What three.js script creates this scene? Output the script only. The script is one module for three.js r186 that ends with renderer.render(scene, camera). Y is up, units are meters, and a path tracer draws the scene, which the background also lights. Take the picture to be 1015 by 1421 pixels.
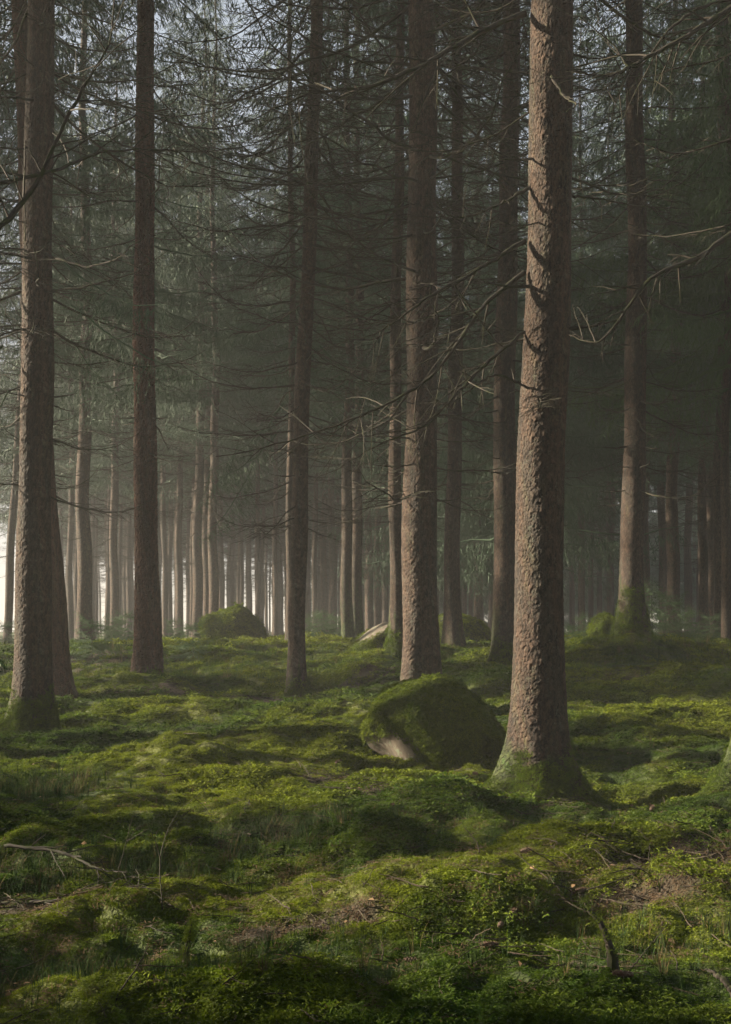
import * as THREE from 'three';
import { mergeGeometries } from 'three/addons/utils/BufferGeometryUtils.js';

// ───────────────────────── camera, sky, sun, exposure ─────────────────────────
const scene = new THREE.Scene();
const camera = new THREE.PerspectiveCamera(2 * Math.atan(710.5 / 1500) * 180 / Math.PI, 1015 / 1421, 0.1, 600);
camera.position.set(0, 1.5, 0);                                     // level camera, looking along -z
camera.setViewOffset(1015, 1421, 0, -159.5, 1015, 1421);            // rising front: horizon below the middle, trunks stay upright
const renderer = new THREE.WebGLRenderer({ antialias: true });
renderer.toneMapping = THREE.LinearToneMapping;
renderer.toneMappingExposure = 3.75;
renderer.shadowMap.enabled = true;

const SUN_ELEVATION = 20, SUN_TURN = 13, SKY = 0.23;                             // degrees; low on the left, a little beyond square to the view
const sunDir = new THREE.Vector3(-Math.cos(rad(SUN_ELEVATION)) * Math.cos(rad(SUN_TURN)), Math.sin(rad(SUN_ELEVATION)), -Math.cos(rad(SUN_ELEVATION)) * Math.sin(rad(SUN_TURN)));
const sun = new THREE.DirectionalLight(new THREE.Color(1.0, 0.87, 0.66), 5);
sun.name = 'sun';
sun.position.copy(sunDir).multiplyScalar(120);
sun.castShadow = true;
sun.shadow.radius = 2;
Object.assign(sun.shadow.camera, { left: -60, right: 60, top: 60, bottom: -30, near: 1, far: 300 });
sun.shadow.mapSize.set(4096, 4096);
scene.add(sun, sun.target);
{
  const W = 128, Hh = 64, d = new Float32Array(W * Hh * 4), c = new THREE.Vector3();
  for (let j = 0; j < Hh; j++) for (let i = 0; i < W; i++) {
    const up = ((j + 0.5) / Hh - 0.5) * Math.PI, ro = ((i + 0.5) / W - 0.5) * 2 * Math.PI;
    c.set(Math.cos(ro) * Math.cos(up), Math.sin(up), Math.sin(ro) * Math.cos(up));
    const t = Math.max(0, c.y), glow = Math.pow(Math.max(0, c.dot(sunDir)), 6) * 0.25, o = (j * W + i) * 4;
    const low = Math.pow(Math.max(0, 1 - t / 0.22), 2), air = [0.74 - 0.2 * t, 0.80 - 0.14 * t, 0.89 - 0.08 * t], haze = [1.4, 1.24, 0.97], sunward = [1, 0.9, 0.7];
    for (let k = 0; k < 3; k++) d[o + k] = (air[k] + (haze[k] - air[k]) * low + glow * sunward[k]) * SKY; d[o + 3] = 1;
  }
  const t = new THREE.DataTexture(d, W, Hh, THREE.RGBAFormat, THREE.FloatType);
  t.mapping = THREE.EquirectangularReflectionMapping; t.magFilter = THREE.LinearFilter; t.needsUpdate = true;
  scene.background = t; scene.environment = t;
}
scene.fog = new THREE.FogExp2(new THREE.Color(0.95, 0.95, 0.95), 0.0023);

// ───────────────────────── small helpers ─────────────────────────
function rad(a) { return a * Math.PI / 180; }
const lerp = (a, b, t) => a + (b - a) * t, clamp = (v, a = 0, b = 1) => Math.min(b, Math.max(a, v));
const smooth = (a, b, v) => { const t = clamp((v - a) / (b - a)); return t * t * (3 - 2 * t); };
function rng(seed) { let s = seed >>> 0; return () => { s = (s + 0x6d2b79f5) | 0; let t = Math.imul(s ^ (s >>> 15), 1 | s); t = (t + Math.imul(t ^ (t >>> 7), 61 | t)) ^ t; return ((t ^ (t >>> 14)) >>> 0) / 4294967296; }; }
const hash = (x, y, s = 0) => { let h = Math.imul(x | 0, 374761393) ^ Math.imul(y | 0, 668265263) ^ Math.imul(s | 0, 1274126177); h = Math.imul(h ^ (h >>> 13), 1274126177); return ((h ^ (h >>> 16)) >>> 0) / 4294967296; };
function vnoise(x, y, s = 0, px = 0, py = 0) {                        // smooth value noise 0..1, periodic when px, py are given
  const ix = Math.floor(x), iy = Math.floor(y), fx = x - ix, fy = y - iy, u = fx * fx * (3 - 2 * fx), v = fy * fy * (3 - 2 * fy);
  const wx = (i) => (px ? ((i % px) + px) % px : i), wy = (i) => (py ? ((i % py) + py) % py : i);
  return lerp(lerp(hash(wx(ix), wy(iy), s), hash(wx(ix + 1), wy(iy), s), u), lerp(hash(wx(ix), wy(iy + 1), s), hash(wx(ix + 1), wy(iy + 1), s), u), v);
}
function fbm(x, y, s = 0, oct = 4) { let a = 0.5, f = 1, v = 0, n = 0; for (let i = 0; i < oct; i++) { v += a * vnoise(x * f, y * f, s + i * 17); n += a; a *= 0.5; f *= 2.03; } return v / n; }
function noise3(x, y, z, s = 0) { return (vnoise(x + z * 0.37, y - z * 0.21, s) + vnoise(y + 11.3 + x * 0.29, z - x * 0.17, s + 5) + vnoise(z + 7.1 - y * 0.23, x + y * 0.31, s + 9)) / 3; }
function worley(x, y, px, py, s, jit = 0.85) {                        // [F1, F2, id, dx, dy]
  const ix = Math.floor(x), iy = Math.floor(y); let f1 = 9, f2 = 9, id = 0, ox = 0, oy = 0;
  for (let j = -1; j <= 1; j++) for (let i = -1; i <= 1; i++) {
    const cx = ix + i, cy = iy + j, wx = px ? ((cx % px) + px) % px : cx, wy = py ? ((cy % py) + py) % py : cy;
    const qx = cx + 0.5 + (hash(wx, wy, s) - 0.5) * jit - x, qy = cy + 0.5 + (hash(wx, wy, s + 1) - 0.5) * jit - y, d = Math.hypot(qx, qy);
    if (d < f1) { f2 = f1; f1 = d; id = hash(wx, wy, s + 2); ox = qx; oy = qy; } else if (d < f2) f2 = d;
  }
  return [f1, f2, id, ox, oy];
}
const taken = new Map();
function numbered(name) { const n = taken.get(name) ?? 0; taken.set(name, n + 1); return n ? `${name}_${String(n).padStart(3, '0')}` : name; }
function tag(o, label, category, group, kind) { o.userData = { label, category }; if (group) o.userData.group = group; if (kind) o.userData.kind = kind; return o; }
function shade(o) { o.castShadow = true; o.receiveShadow = true; return o; }
function thing(name, label, category, x, y, z, group) { const o = new THREE.Group(); o.name = numbered(name); o.position.set(x, y, z); scene.add(o); return tag(o, label, category, group); }
function part(name, geometry, material, parent, kind) { const m = shade(new THREE.Mesh(geometry, material)); m.name = name; if (kind) m.userData.kind = kind; parent.add(m); return m; }
function scatter(name, geometry, material, matrices, colors, parent = scene) {
  const m = shade(new THREE.InstancedMesh(geometry, material, matrices.length)); m.name = name; m.userData.kind = 'stuff';
  matrices.forEach((x, i) => m.setMatrixAt(i, x));
  if (colors) colors.forEach((c, i) => m.setColorAt(i, c));
  parent.add(m); return m;
}
class Geo {                                                          // collects triangles and tubes into one geometry
  constructor() { this.p = []; this.u = []; this.i = []; this.c = null; }
  tri(a, b, c) { const n = this.p.length / 3; this.p.push(...a, ...b, ...c); this.u.push(0, 0, 1, 0, 0.5, 1); this.i.push(n, n + 1, n + 2); }
  diamond(a, d, side, len, wide, bend = 0) {                         // a narrow leaf from a along d, opened towards side
    const m = [a[0] + d[0] * len * 0.45, a[1] + d[1] * len * 0.45, a[2] + d[2] * len * 0.45], t = [a[0] + d[0] * len, a[1] + d[1] * len - bend * len, a[2] + d[2] * len], h = wide / 2;
    const n = this.p.length / 3;
    this.p.push(...a, m[0] + side[0] * h, m[1] + side[1] * h, m[2] + side[2] * h, m[0] - side[0] * h, m[1] - side[1] * h, m[2] - side[2] * h, ...t);
    this.u.push(0.5, 0, 1, 0.5, 0, 0.5, 0.5, 1); this.i.push(n, n + 1, n + 2, n + 1, n + 3, n + 2);
  }
  tube(pts, radii, sides = 5, uScale = 1) {                          // pts: array of [x, y, z]
    const n0 = this.p.length / 3, k = pts.length; let nx = 0, ny = 1, nz = 0.013;
    let along = 0;
    for (let a = 0; a < k; a++) {
      const p = pts[a], q = pts[Math.min(a + 1, k - 1)], o = pts[Math.max(a - 1, 0)];
      let tx = q[0] - o[0], ty = q[1] - o[1], tz = q[2] - o[2]; const l = Math.hypot(tx, ty, tz) || 1; tx /= l; ty /= l; tz /= l;
      let dt = nx * tx + ny * ty + nz * tz; nx -= tx * dt; ny -= ty * dt; nz -= tz * dt; let nl = Math.hypot(nx, ny, nz);
      if (nl < 0.05) { nx = 1 - tx * tx; ny = -tx * ty; nz = -tx * tz; nl = Math.hypot(nx, ny, nz) || 1; }
      nx /= nl; ny /= nl; nz /= nl;
      const bx = ty * nz - tz * ny, by = tz * nx - tx * nz, bz = tx * ny - ty * nx;
      if (a) along += Math.hypot(p[0] - o[0], p[1] - o[1], p[2] - o[2]);
      for (let s = 0; s <= sides; s++) {
        const f = s / sides * Math.PI * 2, c = Math.cos(f) * radii[a], d = Math.sin(f) * radii[a];
        this.p.push(p[0] + nx * c + bx * d, p[1] + ny * c + by * d, p[2] + nz * c + bz * d); this.u.push(s / sides * uScale, along);
      }
    }
    for (let a = 0; a + 1 < k; a++) for (let s = 0; s < sides; s++) { const b = n0 + a * (sides + 1) + s, c = b + sides + 1; this.i.push(b, b + 1, c, b + 1, c + 1, c); }
    const e = this.p.length / 3, last = pts[k - 1]; this.p.push(...last); this.u.push(0.5, along);
    for (let s = 0; s < sides; s++) { const b = n0 + (k - 1) * (sides + 1) + s; this.i.push(b, b + 1, e); }
  }
  build() {
    const g = new THREE.BufferGeometry();
    g.setAttribute('position', new THREE.BufferAttribute(new Float32Array(this.p), 3));
    g.setAttribute('uv', new THREE.BufferAttribute(new Float32Array(this.u), 2));
    if (this.c) g.setAttribute('color', new THREE.BufferAttribute(new Float32Array(this.c), 3));
    g.setIndex(new THREE.BufferAttribute(new Uint32Array(this.i), 1)); g.computeVertexNormals(); return g;
  }
}
function texture(w, h, f, channels = 4, srgb = false) {
  const d = new Uint8Array(w * h * 4);
  for (let y = 0; y < h; y++) for (let x = 0; x < w; x++) { const v = f(x, y), o = (y * w + x) * 4; for (let c = 0; c < 3; c++) d[o + c] = clamp(channels === 1 ? v : v[c]) * 255; d[o + 3] = 255; }
  const t = new THREE.DataTexture(d, w, h, THREE.RGBAFormat); t.wrapS = t.wrapT = THREE.RepeatWrapping; t.magFilter = THREE.LinearFilter; t.minFilter = THREE.LinearMipmapLinearFilter; t.generateMipmaps = true;
  if (srgb) t.colorSpace = THREE.SRGBColorSpace; t.needsUpdate = true; return t;
}
const toS = (v) => (v <= 0.0031308 ? v * 12.92 : 1.055 * Math.pow(v, 1 / 2.4) - 0.055);

// ───────────────────────── bark ─────────────────────────
function barkField(size, nx, ny, seed, furrow) {                     // heights and plate ids over one tile
  const h = new Float32Array(size * size), id = new Float32Array(size * size);
  for (let y = 0; y < size; y++) for (let x = 0; x < size; x++) {
    const u = x / size, v = y / size;
    const wx = (vnoise(u * 12, v * 9, seed + 50, 12, 9) - 0.5) * 1.2 + (vnoise(u * 48, v * 40, seed + 51, 48, 40) - 0.5) * 0.6 + (vnoise(u * 130, v * 110, seed + 54, 130, 110) - 0.5) * 0.2, wy = (vnoise(u * 12, v * 9, seed + 52, 12, 9) - 0.5) * 0.9 + (vnoise(u * 48, v * 40, seed + 53, 48, 40) - 0.5) * 0.6;
    const a = worley(u * nx + wx, v * ny + wy, nx, ny, seed), b = worley(u * nx * 2 + wx * 1.6 + 3.3, v * ny * 2 + wy * 1.6, nx * 2, ny * 2, seed + 7);
    const edge = smooth(0.0, furrow ? 0.40 : 0.13, a[1] - a[0]), edge2 = smooth(0.0, 0.12, b[1] - b[0]);
    const grain = vnoise(u * 220, v * 90, seed + 80, 220, 90), tilt = clamp(0.5 + a[3] * 0.55 + a[4] * 0.6);            // plates lift along one edge
    h[y * size + x] = furrow ? clamp(edge * (0.6 + 0.25 * a[2]) + edge2 * 0.12 * edge + grain * 0.08) : clamp(edge * (0.12 + 0.30 * a[2] + 0.34 * tilt) + edge2 * (0.08 + 0.12 * b[2]) * (0.4 + 0.6 * edge) + grain * 0.06);
    id[y * size + x] = a[2] * 0.5 + b[2] * 0.5;
  }
  return { h, id, size };
}
const BT = 1024, TILE_V = 0.62;
const scaly = barkField(BT, 30, 13, 11, false), furrowed = barkField(BT, 20, 6, 401, true);
function barkMaps(f, seed, a, b, c) {
  const map = texture(BT, BT, (x, y) => {
    const u = x / BT, v = y / BT, i = y * BT + x, t = f.id[i], w = vnoise(u * 9, v * 9, seed, 9, 9), g = 0.86 + 0.28 * vnoise(u * 256, v * 256, seed + 3, 256, 256), lich = smooth(0.66, 0.8, vnoise(u * 22, v * 22, seed + 6, 22, 22) * 0.6 + 0.4 * vnoise(u * 90, v * 90, seed + 8, 90, 90));
    return [0, 1, 2].map((k) => toS(lerp(lerp(a[k], b[k], clamp(t * 1.25 + w * 0.5 - 0.38)), c[k], lich * 0.55) * g));
  }, 3, true);
  const bump = texture(BT, BT, (x, y) => f.h[y * BT + x], 1);
  return { map, bump };
}
const scalyMaps = barkMaps(scaly, 21, [0.024, 0.0165, 0.0115], [0.092, 0.060, 0.041], [0.11, 0.105, 0.075]);
const furrowMaps = barkMaps(furrowed, 31, [0.05, 0.028, 0.019], [0.125, 0.066, 0.045], [0.10, 0.075, 0.058]);
const barkMat = new THREE.MeshStandardMaterial({ map: scalyMaps.map, bumpMap: scalyMaps.bump, bumpScale: 0.018, roughness: 0.92, vertexColors: true, name: 'spruce bark' });
const pineMat = new THREE.MeshStandardMaterial({ map: furrowMaps.map, bumpMap: furrowMaps.bump, bumpScale: 0.022, roughness: 0.92, vertexColors: true, name: 'furrowed bark' });
const deadMat = new THREE.MeshStandardMaterial({ color: new THREE.Color().setRGB(0.064, 0.050, 0.036), roughness: 0.9, map: texture(64, 256, (x, y) => { const v = 0.62 + 0.38 * vnoise(x / 4, y / 8, 5, 16, 32), m = smooth(0.62, 0.75, vnoise(x / 16, y / 16, 77, 4, 16)); return [v * lerp(1, 0.85, m), v, v * lerp(1, 0.55, m)]; }, 3, true), name: 'dead wood' });
const needleMat = new THREE.MeshStandardMaterial({ color: new THREE.Color().setRGB(0.042, 0.082, 0.038), roughness: 0.75, name: 'spruce needles' });
const youngNeedleMat = new THREE.MeshPhysicalMaterial({ color: new THREE.Color().setRGB(0.055, 0.105, 0.03), roughness: 0.8, name: 'young needles' });
const mossMat = new THREE.MeshPhysicalMaterial({ color: 0xffffff, roughness: 1, transmission: 0.3, thickness: 0, specularIntensity: 0.3, name: 'moss' });
const sampleBark = (f, u, v) => { const s = f.size, x = (((u % 1) + 1) % 1) * s, y = (((v % 1) + 1) % 1) * s, ix = Math.floor(x) % s, iy = Math.floor(y) % s, jx = (ix + 1) % s, jy = (iy + 1) % s, fx = x - Math.floor(x), fy = y - Math.floor(y); return lerp(lerp(f.h[iy * s + ix], f.h[iy * s + jx], fx), lerp(f.h[jy * s + ix], f.h[jy * s + jx], fx), fy); };

// trunk: rows dense up to `fine` metres, coarse above. Returns geometry and the axis / radius functions.
function makeTrunk({ r, height = 24, lean = [0, 0], wob = 0.03, sides = 48, step = 0.03, fine = 8, flare = 0.8, flareH = 0.2, roots = 5, seed = 1, field = scaly, deep = 0.012, moss = 0.5, mossH = 0.6, rootDirs }) {
  const R = rng(seed), ph = [R() * 6, R() * 6, R() * 6, R() * 6], dirs = rootDirs ?? Array.from({ length: roots }, (_, i) => [(i + R() * 0.7) / roots * Math.PI * 2, 0.6 + 0.6 * R()]);
  const axis = (y) => [lean[0] * y + wob * (Math.sin(y * 0.55 + ph[0]) - Math.sin(ph[0])) + wob * 0.4 * (Math.sin(y * 1.7 + ph[1]) - Math.sin(ph[1])), lean[1] * y + wob * (Math.sin(y * 0.6 + ph[2]) - Math.sin(ph[2]))];
  const rad0 = (y) => r * Math.max(0.04, Math.pow(Math.max(0, 1 - Math.max(0, y) / height), 0.8) * 1.04);
  const ys = []; for (let y = -0.35; y < fine;) { ys.push(y); y += y < 1 ? step * 0.85 : step; } for (let y = fine; y <= height; y += 0.7) ys.push(y); ys.push(height);
  const reps = Math.max(1, Math.round(2 * Math.PI * r / TILE_V)), p = [], u = [], c = [], ix = [], n = sides + 1;
  for (const y of ys) {
    const [ax, az] = axis(y), r0 = rad0(y), fl = flare * r * Math.exp(-Math.max(0, y + 0.05) / flareH), knot = 1 + 0.035 * Math.sin(y * 2.3 + ph[3]);
    for (let s = 0; s <= sides; s++) {
      const th = s / sides * Math.PI * 2, ct = Math.cos(th), st = Math.sin(th);
      let lobe = 0; for (const [d, w] of dirs) { const k = Math.cos(th - d); if (k > 0) lobe += w * Math.pow(k, 7); }
      const out = 1 + 0.05 * (vnoise(ct * 1.5 + 9, y * 1.2 + st * 1.5, seed) - 0.5) * 2;
      const vv = y / TILE_V + seed * 0.37, uu = s / sides * reps;
      const b = y < fine + 0.1 ? (sampleBark(field, uu, vv) - 0.4) * deep : 0;
      const rr = r0 * knot * out + fl * (0.18 + lobe + 0.25 * (vnoise(ct * 3 + 2, st * 3 + y * 5, seed + 60) - 0.5)) + (y < 0 ? -y * flare * r * 1.6 * lobe : 0) + b;
      p.push(ax + ct * rr, y, az + st * rr); u.push(uu, vv);
      const m = moss * smooth(mossH, mossH * 0.1, y + (vnoise(ct * 3 + 4, st * 3 + y * 4, seed + 3) - 0.5) * mossH * 1.3 + (vnoise(ct * 12, y * 20 + st * 12, seed + 4) - 0.5) * 0.35);
      const b0 = 0.55 + 0.9 * fbm(ct * 1.6 + seed, y * 0.9 + st * 1.6, seed + 31, 3), gr = smooth(0.45, 0.75, fbm(st * 2.2 + seed, y * 1.7 + ct * 2.2, seed + 37, 3)), li = smooth(0.6, 0.72, fbm(ct * 3 + 5, y * 3.5 + st * 3, seed + 41, 3)) * 0.45;   // weathered, greyed and lichen-covered patches
      const q = [b0 * lerp(1.06, 0.88, gr), b0 * lerp(0.98, 0.98, gr), b0 * lerp(0.94, 1.04, gr)], w = [0, 1, 2].map((k) => lerp(q[k], [1.15, 1.45, 1.15][k], li));
      c.push(lerp(w[0], 0.62, m), lerp(w[1], 1.4, m), lerp(w[2], 0.26, m));
    }
  }
  for (let a = 0; a + 1 < ys.length; a++) for (let s = 0; s < sides; s++) { const b = a * n + s, d = b + n; ix.push(b, d, b + 1, b + 1, d, d + 1); }
  const g = new THREE.BufferGeometry();
  g.setAttribute('position', new THREE.BufferAttribute(new Float32Array(p), 3)); g.setAttribute('uv', new THREE.BufferAttribute(new Float32Array(u), 2)); g.setAttribute('color', new THREE.BufferAttribute(new Float32Array(c), 3));
  g.setIndex(new THREE.BufferAttribute(new Uint32Array(ix), 1)); g.computeVertexNormals();
  const nn = g.attributes.normal;                                     // close the seam
  for (let a = 0; a < ys.length; a++) { const i = a * n, j = i + sides, x = nn.getX(i) + nn.getX(j), y = nn.getY(i) + nn.getY(j), z = nn.getZ(i) + nn.getZ(j), l = Math.hypot(x, y, z) || 1; nn.setXYZ(i, x / l, y / l, z / l); nn.setXYZ(j, x / l, y / l, z / l); }
  return { g, axis, rad0, dirs, flare, flareH, r };
}

// ───────────────────────── branches ─────────────────────────
function deadBranch(seed, L, r0, twigs, opt = {}) {                  // grows along +x, droops, tip lifts; bare side twigs
  const R = rng(seed), g = new Geo(), N = 12, pts = [], rr = [], droop = opt.droop ?? (0.1 + 0.3 * R()), lift = opt.lift ?? (0.15 + 0.3 * R()), side = (R() - 0.5) * 0.5;
  let jx = 0, jz = 0;
  for (let i = 0; i <= N; i++) { const t = i / N; jx += (R() - 0.5) * 0.035 * L; jz += (R() - 0.5) * 0.045 * L; pts.push([t * L, (-droop * t + lift * t * t * t) * L + (i ? jx * 0.6 : 0), side * t * t * L + (i ? jz : 0)]); rr.push(r0 * Math.pow(1 - t, 0.75) + 0.0022); }
  g.tube(pts, rr, 6);
  const grow = (base, dir, len, rad, depth) => {
    const M = 5, q = [], w = []; let d = [...dir], p = [...base];
    for (let i = 0; i <= M; i++) { q.push([...p]); w.push(rad * (1 - i / M * 0.8) + 0.0012); const l = len / M; p = [p[0] + d[0] * l, p[1] + d[1] * l, p[2] + d[2] * l]; d = [d[0] + (R() - 0.45) * 0.28, d[1] + (R() - 0.58) * 0.34, d[2] + (R() - 0.5) * 0.34]; const n = Math.hypot(...d); d = d.map((v) => v / n); }
    g.tube(q, w, 4);
    if (depth) for (let k = 0; k < (R() < 0.7 ? 3 : 2); k++) { const b = q[1 + Math.floor(R() * 4)], a = (R() < 0.5 ? 1 : -1) * (0.6 + R() * 0.6), e = [dir[0] * Math.cos(a) - dir[2] * Math.sin(a), dir[1] + (R() - 0.65) * 0.6, dir[0] * Math.sin(a) + dir[2] * Math.cos(a)]; grow(b, e.map((v) => v / Math.hypot(...e)), len * (0.25 + 0.35 * R()), rad * 0.55, depth - 1); }
  };
  for (let k = 0; k < twigs; k++) {
    const t = 0.12 + 0.83 * (k + R() * 0.8) / twigs, i = Math.min(N - 1, Math.floor(t * N)), f = t * N - i, b = [0, 1, 2].map((m) => lerp(pts[i][m], pts[i + 1][m], f)), s = k % 2 ? 1 : -1, a = s * (0.55 + 0.5 * R());
    const e = [Math.cos(a), (R() - 0.6) * 0.5, Math.sin(a)]; grow(b, e.map((v) => v / Math.hypot(...e)), L * (0.16 + 0.26 * R()) * (1.1 - 0.65 * t), r0 * 0.36 * (1 - t * 0.5), 1);
  }
  return g.build();
}
const deadVariants = []; for (let k = 0; k < 12; k++) deadVariants.push(deadBranch(900 + k, 1.8, 0.0115, 12 + (k % 5)));
const stubVariants = []; for (let k = 0; k < 4; k++) stubVariants.push(deadBranch(950 + k, 0.4, 0.011, k, { droop: 0.1, lift: 0.1 }));

function bough(seed, L, twigEvery, wide, hang = 1, spray = 0) {       // a living spruce bough: axis, side shoots, hanging needle twigs
  const R = rng(seed), g = new Geo(), N = 8, pts = [], rr = [];
  const sag = 0.25 + 0.25 * R(), lift = 0.2 + 0.25 * R();
  for (let i = 0; i <= N; i++) { const t = i / N; pts.push([t * L, (-sag * t + lift * t * t) * L + (R() - 0.5) * 0.03 * L, (R() - 0.5) * 0.05 * L]); rr.push(0.016 * (1 - t) + 0.004); }
  g.tube(pts, rr, 4);
  const at = (t) => { const i = Math.min(N - 1, Math.floor(t * N)), f = t * N - i; return [0, 1, 2].map((m) => lerp(pts[i][m], pts[i + 1][m], f)); };
  const unit = (v) => { const l = Math.hypot(...v) || 1; return v.map((x) => x / l); };
  const n = Math.round(L / 0.085);
  for (let k = 0; k < n; k++) {
    const t = 0.14 + 0.86 * (k + R() * 0.6) / n, b = at(Math.min(t, 1)), s = k % 2 ? 1 : -1, a = s * (0.7 + 0.4 * R()), sl = (0.12 + 0.42 * Math.sin(Math.min(1, (1.04 - t) * 1.25) * Math.PI * 0.5)) * Math.min(1, L * 0.55) * (0.7 + 0.6 * R());
    let p = b, d = [Math.cos(a), -0.15 - 0.35 * R(), Math.sin(a)]; const steps = Math.max(2, Math.round(sl / twigEvery));
    for (let j = 0; j < steps; j++) {
      const l = sl / steps; p = [p[0] + d[0] * l, p[1] + d[1] * l, p[2] + d[2] * l]; d = [d[0] * 0.96, d[1] - 0.1 * hang, d[2] * 0.96];
      const e = unit([d[0] * 0.5 + (R() - 0.5) * 0.8, -0.55 * hang - R() * 0.7 + 0.15, d[2] * 0.5 + (R() - 0.5) * 0.8]), y = R() * Math.PI, side = [Math.cos(y), 0, Math.sin(y)], len = (0.12 + 0.2 * R()) * (1 - 0.3 * j / steps);
      g.diamond(p, e, side, len, wide * (0.7 + 0.6 * R()), -0.1);
      for (let q = 0; q < spray; q++) {                                // needle-covered side twigs
        const f = 0.12 + 0.7 * (q + R() * 0.5) / spray, o = q % 2 ? 1 : -1, w = unit([e[0] * 0.75 + side[0] * o * 0.7 + (R() - 0.5) * 0.5, e[1] * 0.75 - 0.1, e[2] * 0.75 + side[2] * o * 0.7 + (R() - 0.5) * 0.5]), z = R() * 3;
        g.diamond([p[0] + e[0] * len * f, p[1] + e[1] * len * f, p[2] + e[2] * len * f], w, [Math.cos(z), 0.2, Math.sin(z)], len * (0.28 + 0.22 * R()) * (1.15 - f * 0.5), wide * 0.9, 0.05);
      }
    }
    const y = R() * 3; g.diamond(b, unit(d), [Math.cos(y), 0.2, Math.sin(y)], sl * 0.9, wide * 0.8);
  }
  return g.build();
}
function moved(g, m) { const c = g.clone(); c.applyMatrix4(m); return c; }
function makeCrown(seed, base, top, Lmax, boughs, every, per, low = 0.5, upper = boughs, from = 99) {   // whorls of boughs round the axis from base to top
  const R = rng(seed), list = [], m = new THREE.Matrix4(), q = new THREE.Quaternion(), e = new THREE.Euler();
  for (let y = base; y < top - 0.3; y += every * (0.8 + 0.4 * R())) {
    const t = (y - base) / (top - base), L = Lmax * Math.pow(1 - t, 0.75) * lerp(low, 1, smooth(0, 0.18, t)) + 0.25;
    const a0 = R() * 6.28;
    for (let k = 0; k < per; k++) {
      if (R() < 0.12) continue;
      const len = L * (0.7 + 0.5 * R()), s = len / 2.2;
      e.set(0, a0 + (k + R() * 0.7) / per * Math.PI * 2, lerp(-0.12, 0.55, t) + (R() - 0.5) * 0.2, 'YXZ'); q.setFromEuler(e);
      m.compose(new THREE.Vector3(0, y + (R() - 0.5) * 0.25, 0), q, new THREE.Vector3(s, Math.max(0.55, s), Math.max(0.55, s)));
      const kind = y > from ? upper : boughs; list.push(moved(kind[Math.floor(R() * kind.length)], m));
    }
  }
  return mergeGeometries(list);
}
const nearBoughs = [0, 1, 2, 3].map((k) => bough(1200 + k, 2.2, 0.055, 0.013, 1.1, 4));
const farBoughs = [0, 1, 2, 3].map((k) => bough(1300 + k, 2.2, 0.075, 0.042, 1.0, 0));
const crownNear = [makeCrown(1, 6.2, 23, 2.7, nearBoughs, 0.6, 5, 0.75, farBoughs, 12), makeCrown(2, 7.6, 25, 2.8, nearBoughs, 0.62, 5, 0.7, farBoughs, 13)];
const crownFar = [makeCrown(3, 8, 25, 2.8, farBoughs, 0.6, 5, 0.6), makeCrown(4, 9.5, 26, 2.6, farBoughs, 0.6, 5, 0.6), makeCrown(5, 7, 22, 2.9, farBoughs, 0.6, 5, 0.6)];
const crownLow = [makeCrown(6, 1.2, 19, 3.0, farBoughs, 0.45, 6, 0.9), makeCrown(7, 2.6, 21, 3.0, farBoughs, 0.45, 6, 0.9)];
const crownHigh = [makeCrown(11, 12.5, 26, 3.1, nearBoughs, 0.5, 6, 0.9, farBoughs, 14.6)];
const crownYoung = makeCrown(10, 0.8, 15, 2.4, nearBoughs, 0.6, 5, 0.9, farBoughs, 8);
const saplingBoughs = [0, 1, 2].map((k) => bough(1400 + k, 2.2, 0.13, 0.03, 0.25, 3));
const crownSapling = [0, 1].map((k) => makeCrown(8 + k, 0.25, 2.1, 1.0, saplingBoughs, 0.2, 5, 0.9));

// ───────────────────────── terrain ─────────────────────────
// heights read along the ground: [x, metres ahead, height]
const spots = [
  [-6, -8, 0], [6, -8, 0.1], [0, -2, 0], [-4, 1, -0.02], [4, 1, 0.1], [0, 2.5, -0.02],
  [-1.14, 4.2, -0.05], [0, 4.0, 0.0], [1.0, 3.9, 0.08], [2.6, 4.2, 0.16], [-3, 5, 0.02],
  [-1.75, 5.6, 0.02], [-0.86, 5.0, -0.06], [0.36, 5.8, 0.10], [-0.4, 6.3, -0.02], [1.29, 6.4, 0.20], [2.2, 6.2, 0.2], [0.75, 6.9, 0.08], [1.56, 8, 0.03], [1.43, 9, 0.02], [2.84, 8, 0.17], [2.15, 7.3, 0.19], [4, 8, 0.2],
  [-2.7, 8.5, 0.08], [-5, 9, 0.12], [-2.38, 10, 0.1], [-4.0, 13, 0.24], [-3.1, 12, 0.12], [-1.8, 10.5, 0.2], [-0.9, 8.7, 0.04], [-0.42, 11, 0.18], [0.36, 10.3, 0.12], [0.55, 13.5, 0.44], [0.55, 12, 0.25],
  [-1.22, 17, 0.37], [-3.7, 18.5, 0.58], [-4.5, 16, 0.42], [-7, 18, 0.45], [-1.4, 27, 1.08], [-3.2, 27, 1.1], [-7.3, 27, 0.98], [-8.5, 26, 0.9], [-13, 28, 0.8],
  [2.2, 17.5, 0.86], [0.57, 20, 0.9], [1.77, 22, 1.06], [4.6, 18.7, 1.24], [3.8, 13, 0.46], [2.85, 12.5, 0.42], [5.4, 16.5, 0.84], [2.26, 10.5, 0.17], [3.4, 10.5, 0.31], [8.5, 27, 1.14], [5.5, 28, 1.2], [8, 12, 0.5],
  [-14, 42, 0.55], [-4, 42, 0.7], [4, 45, 1.0], [14, 45, 1.1], [-25, 60, 0.5], [0, 65, 0.9], [25, 60, 1.2], [0, 110, 1.0], [-60, 40, 0.4], [60, 40, 1.3], [-30, 0, 0.1], [30, 0, 0.5], [0, -40, 0],
];
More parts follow.
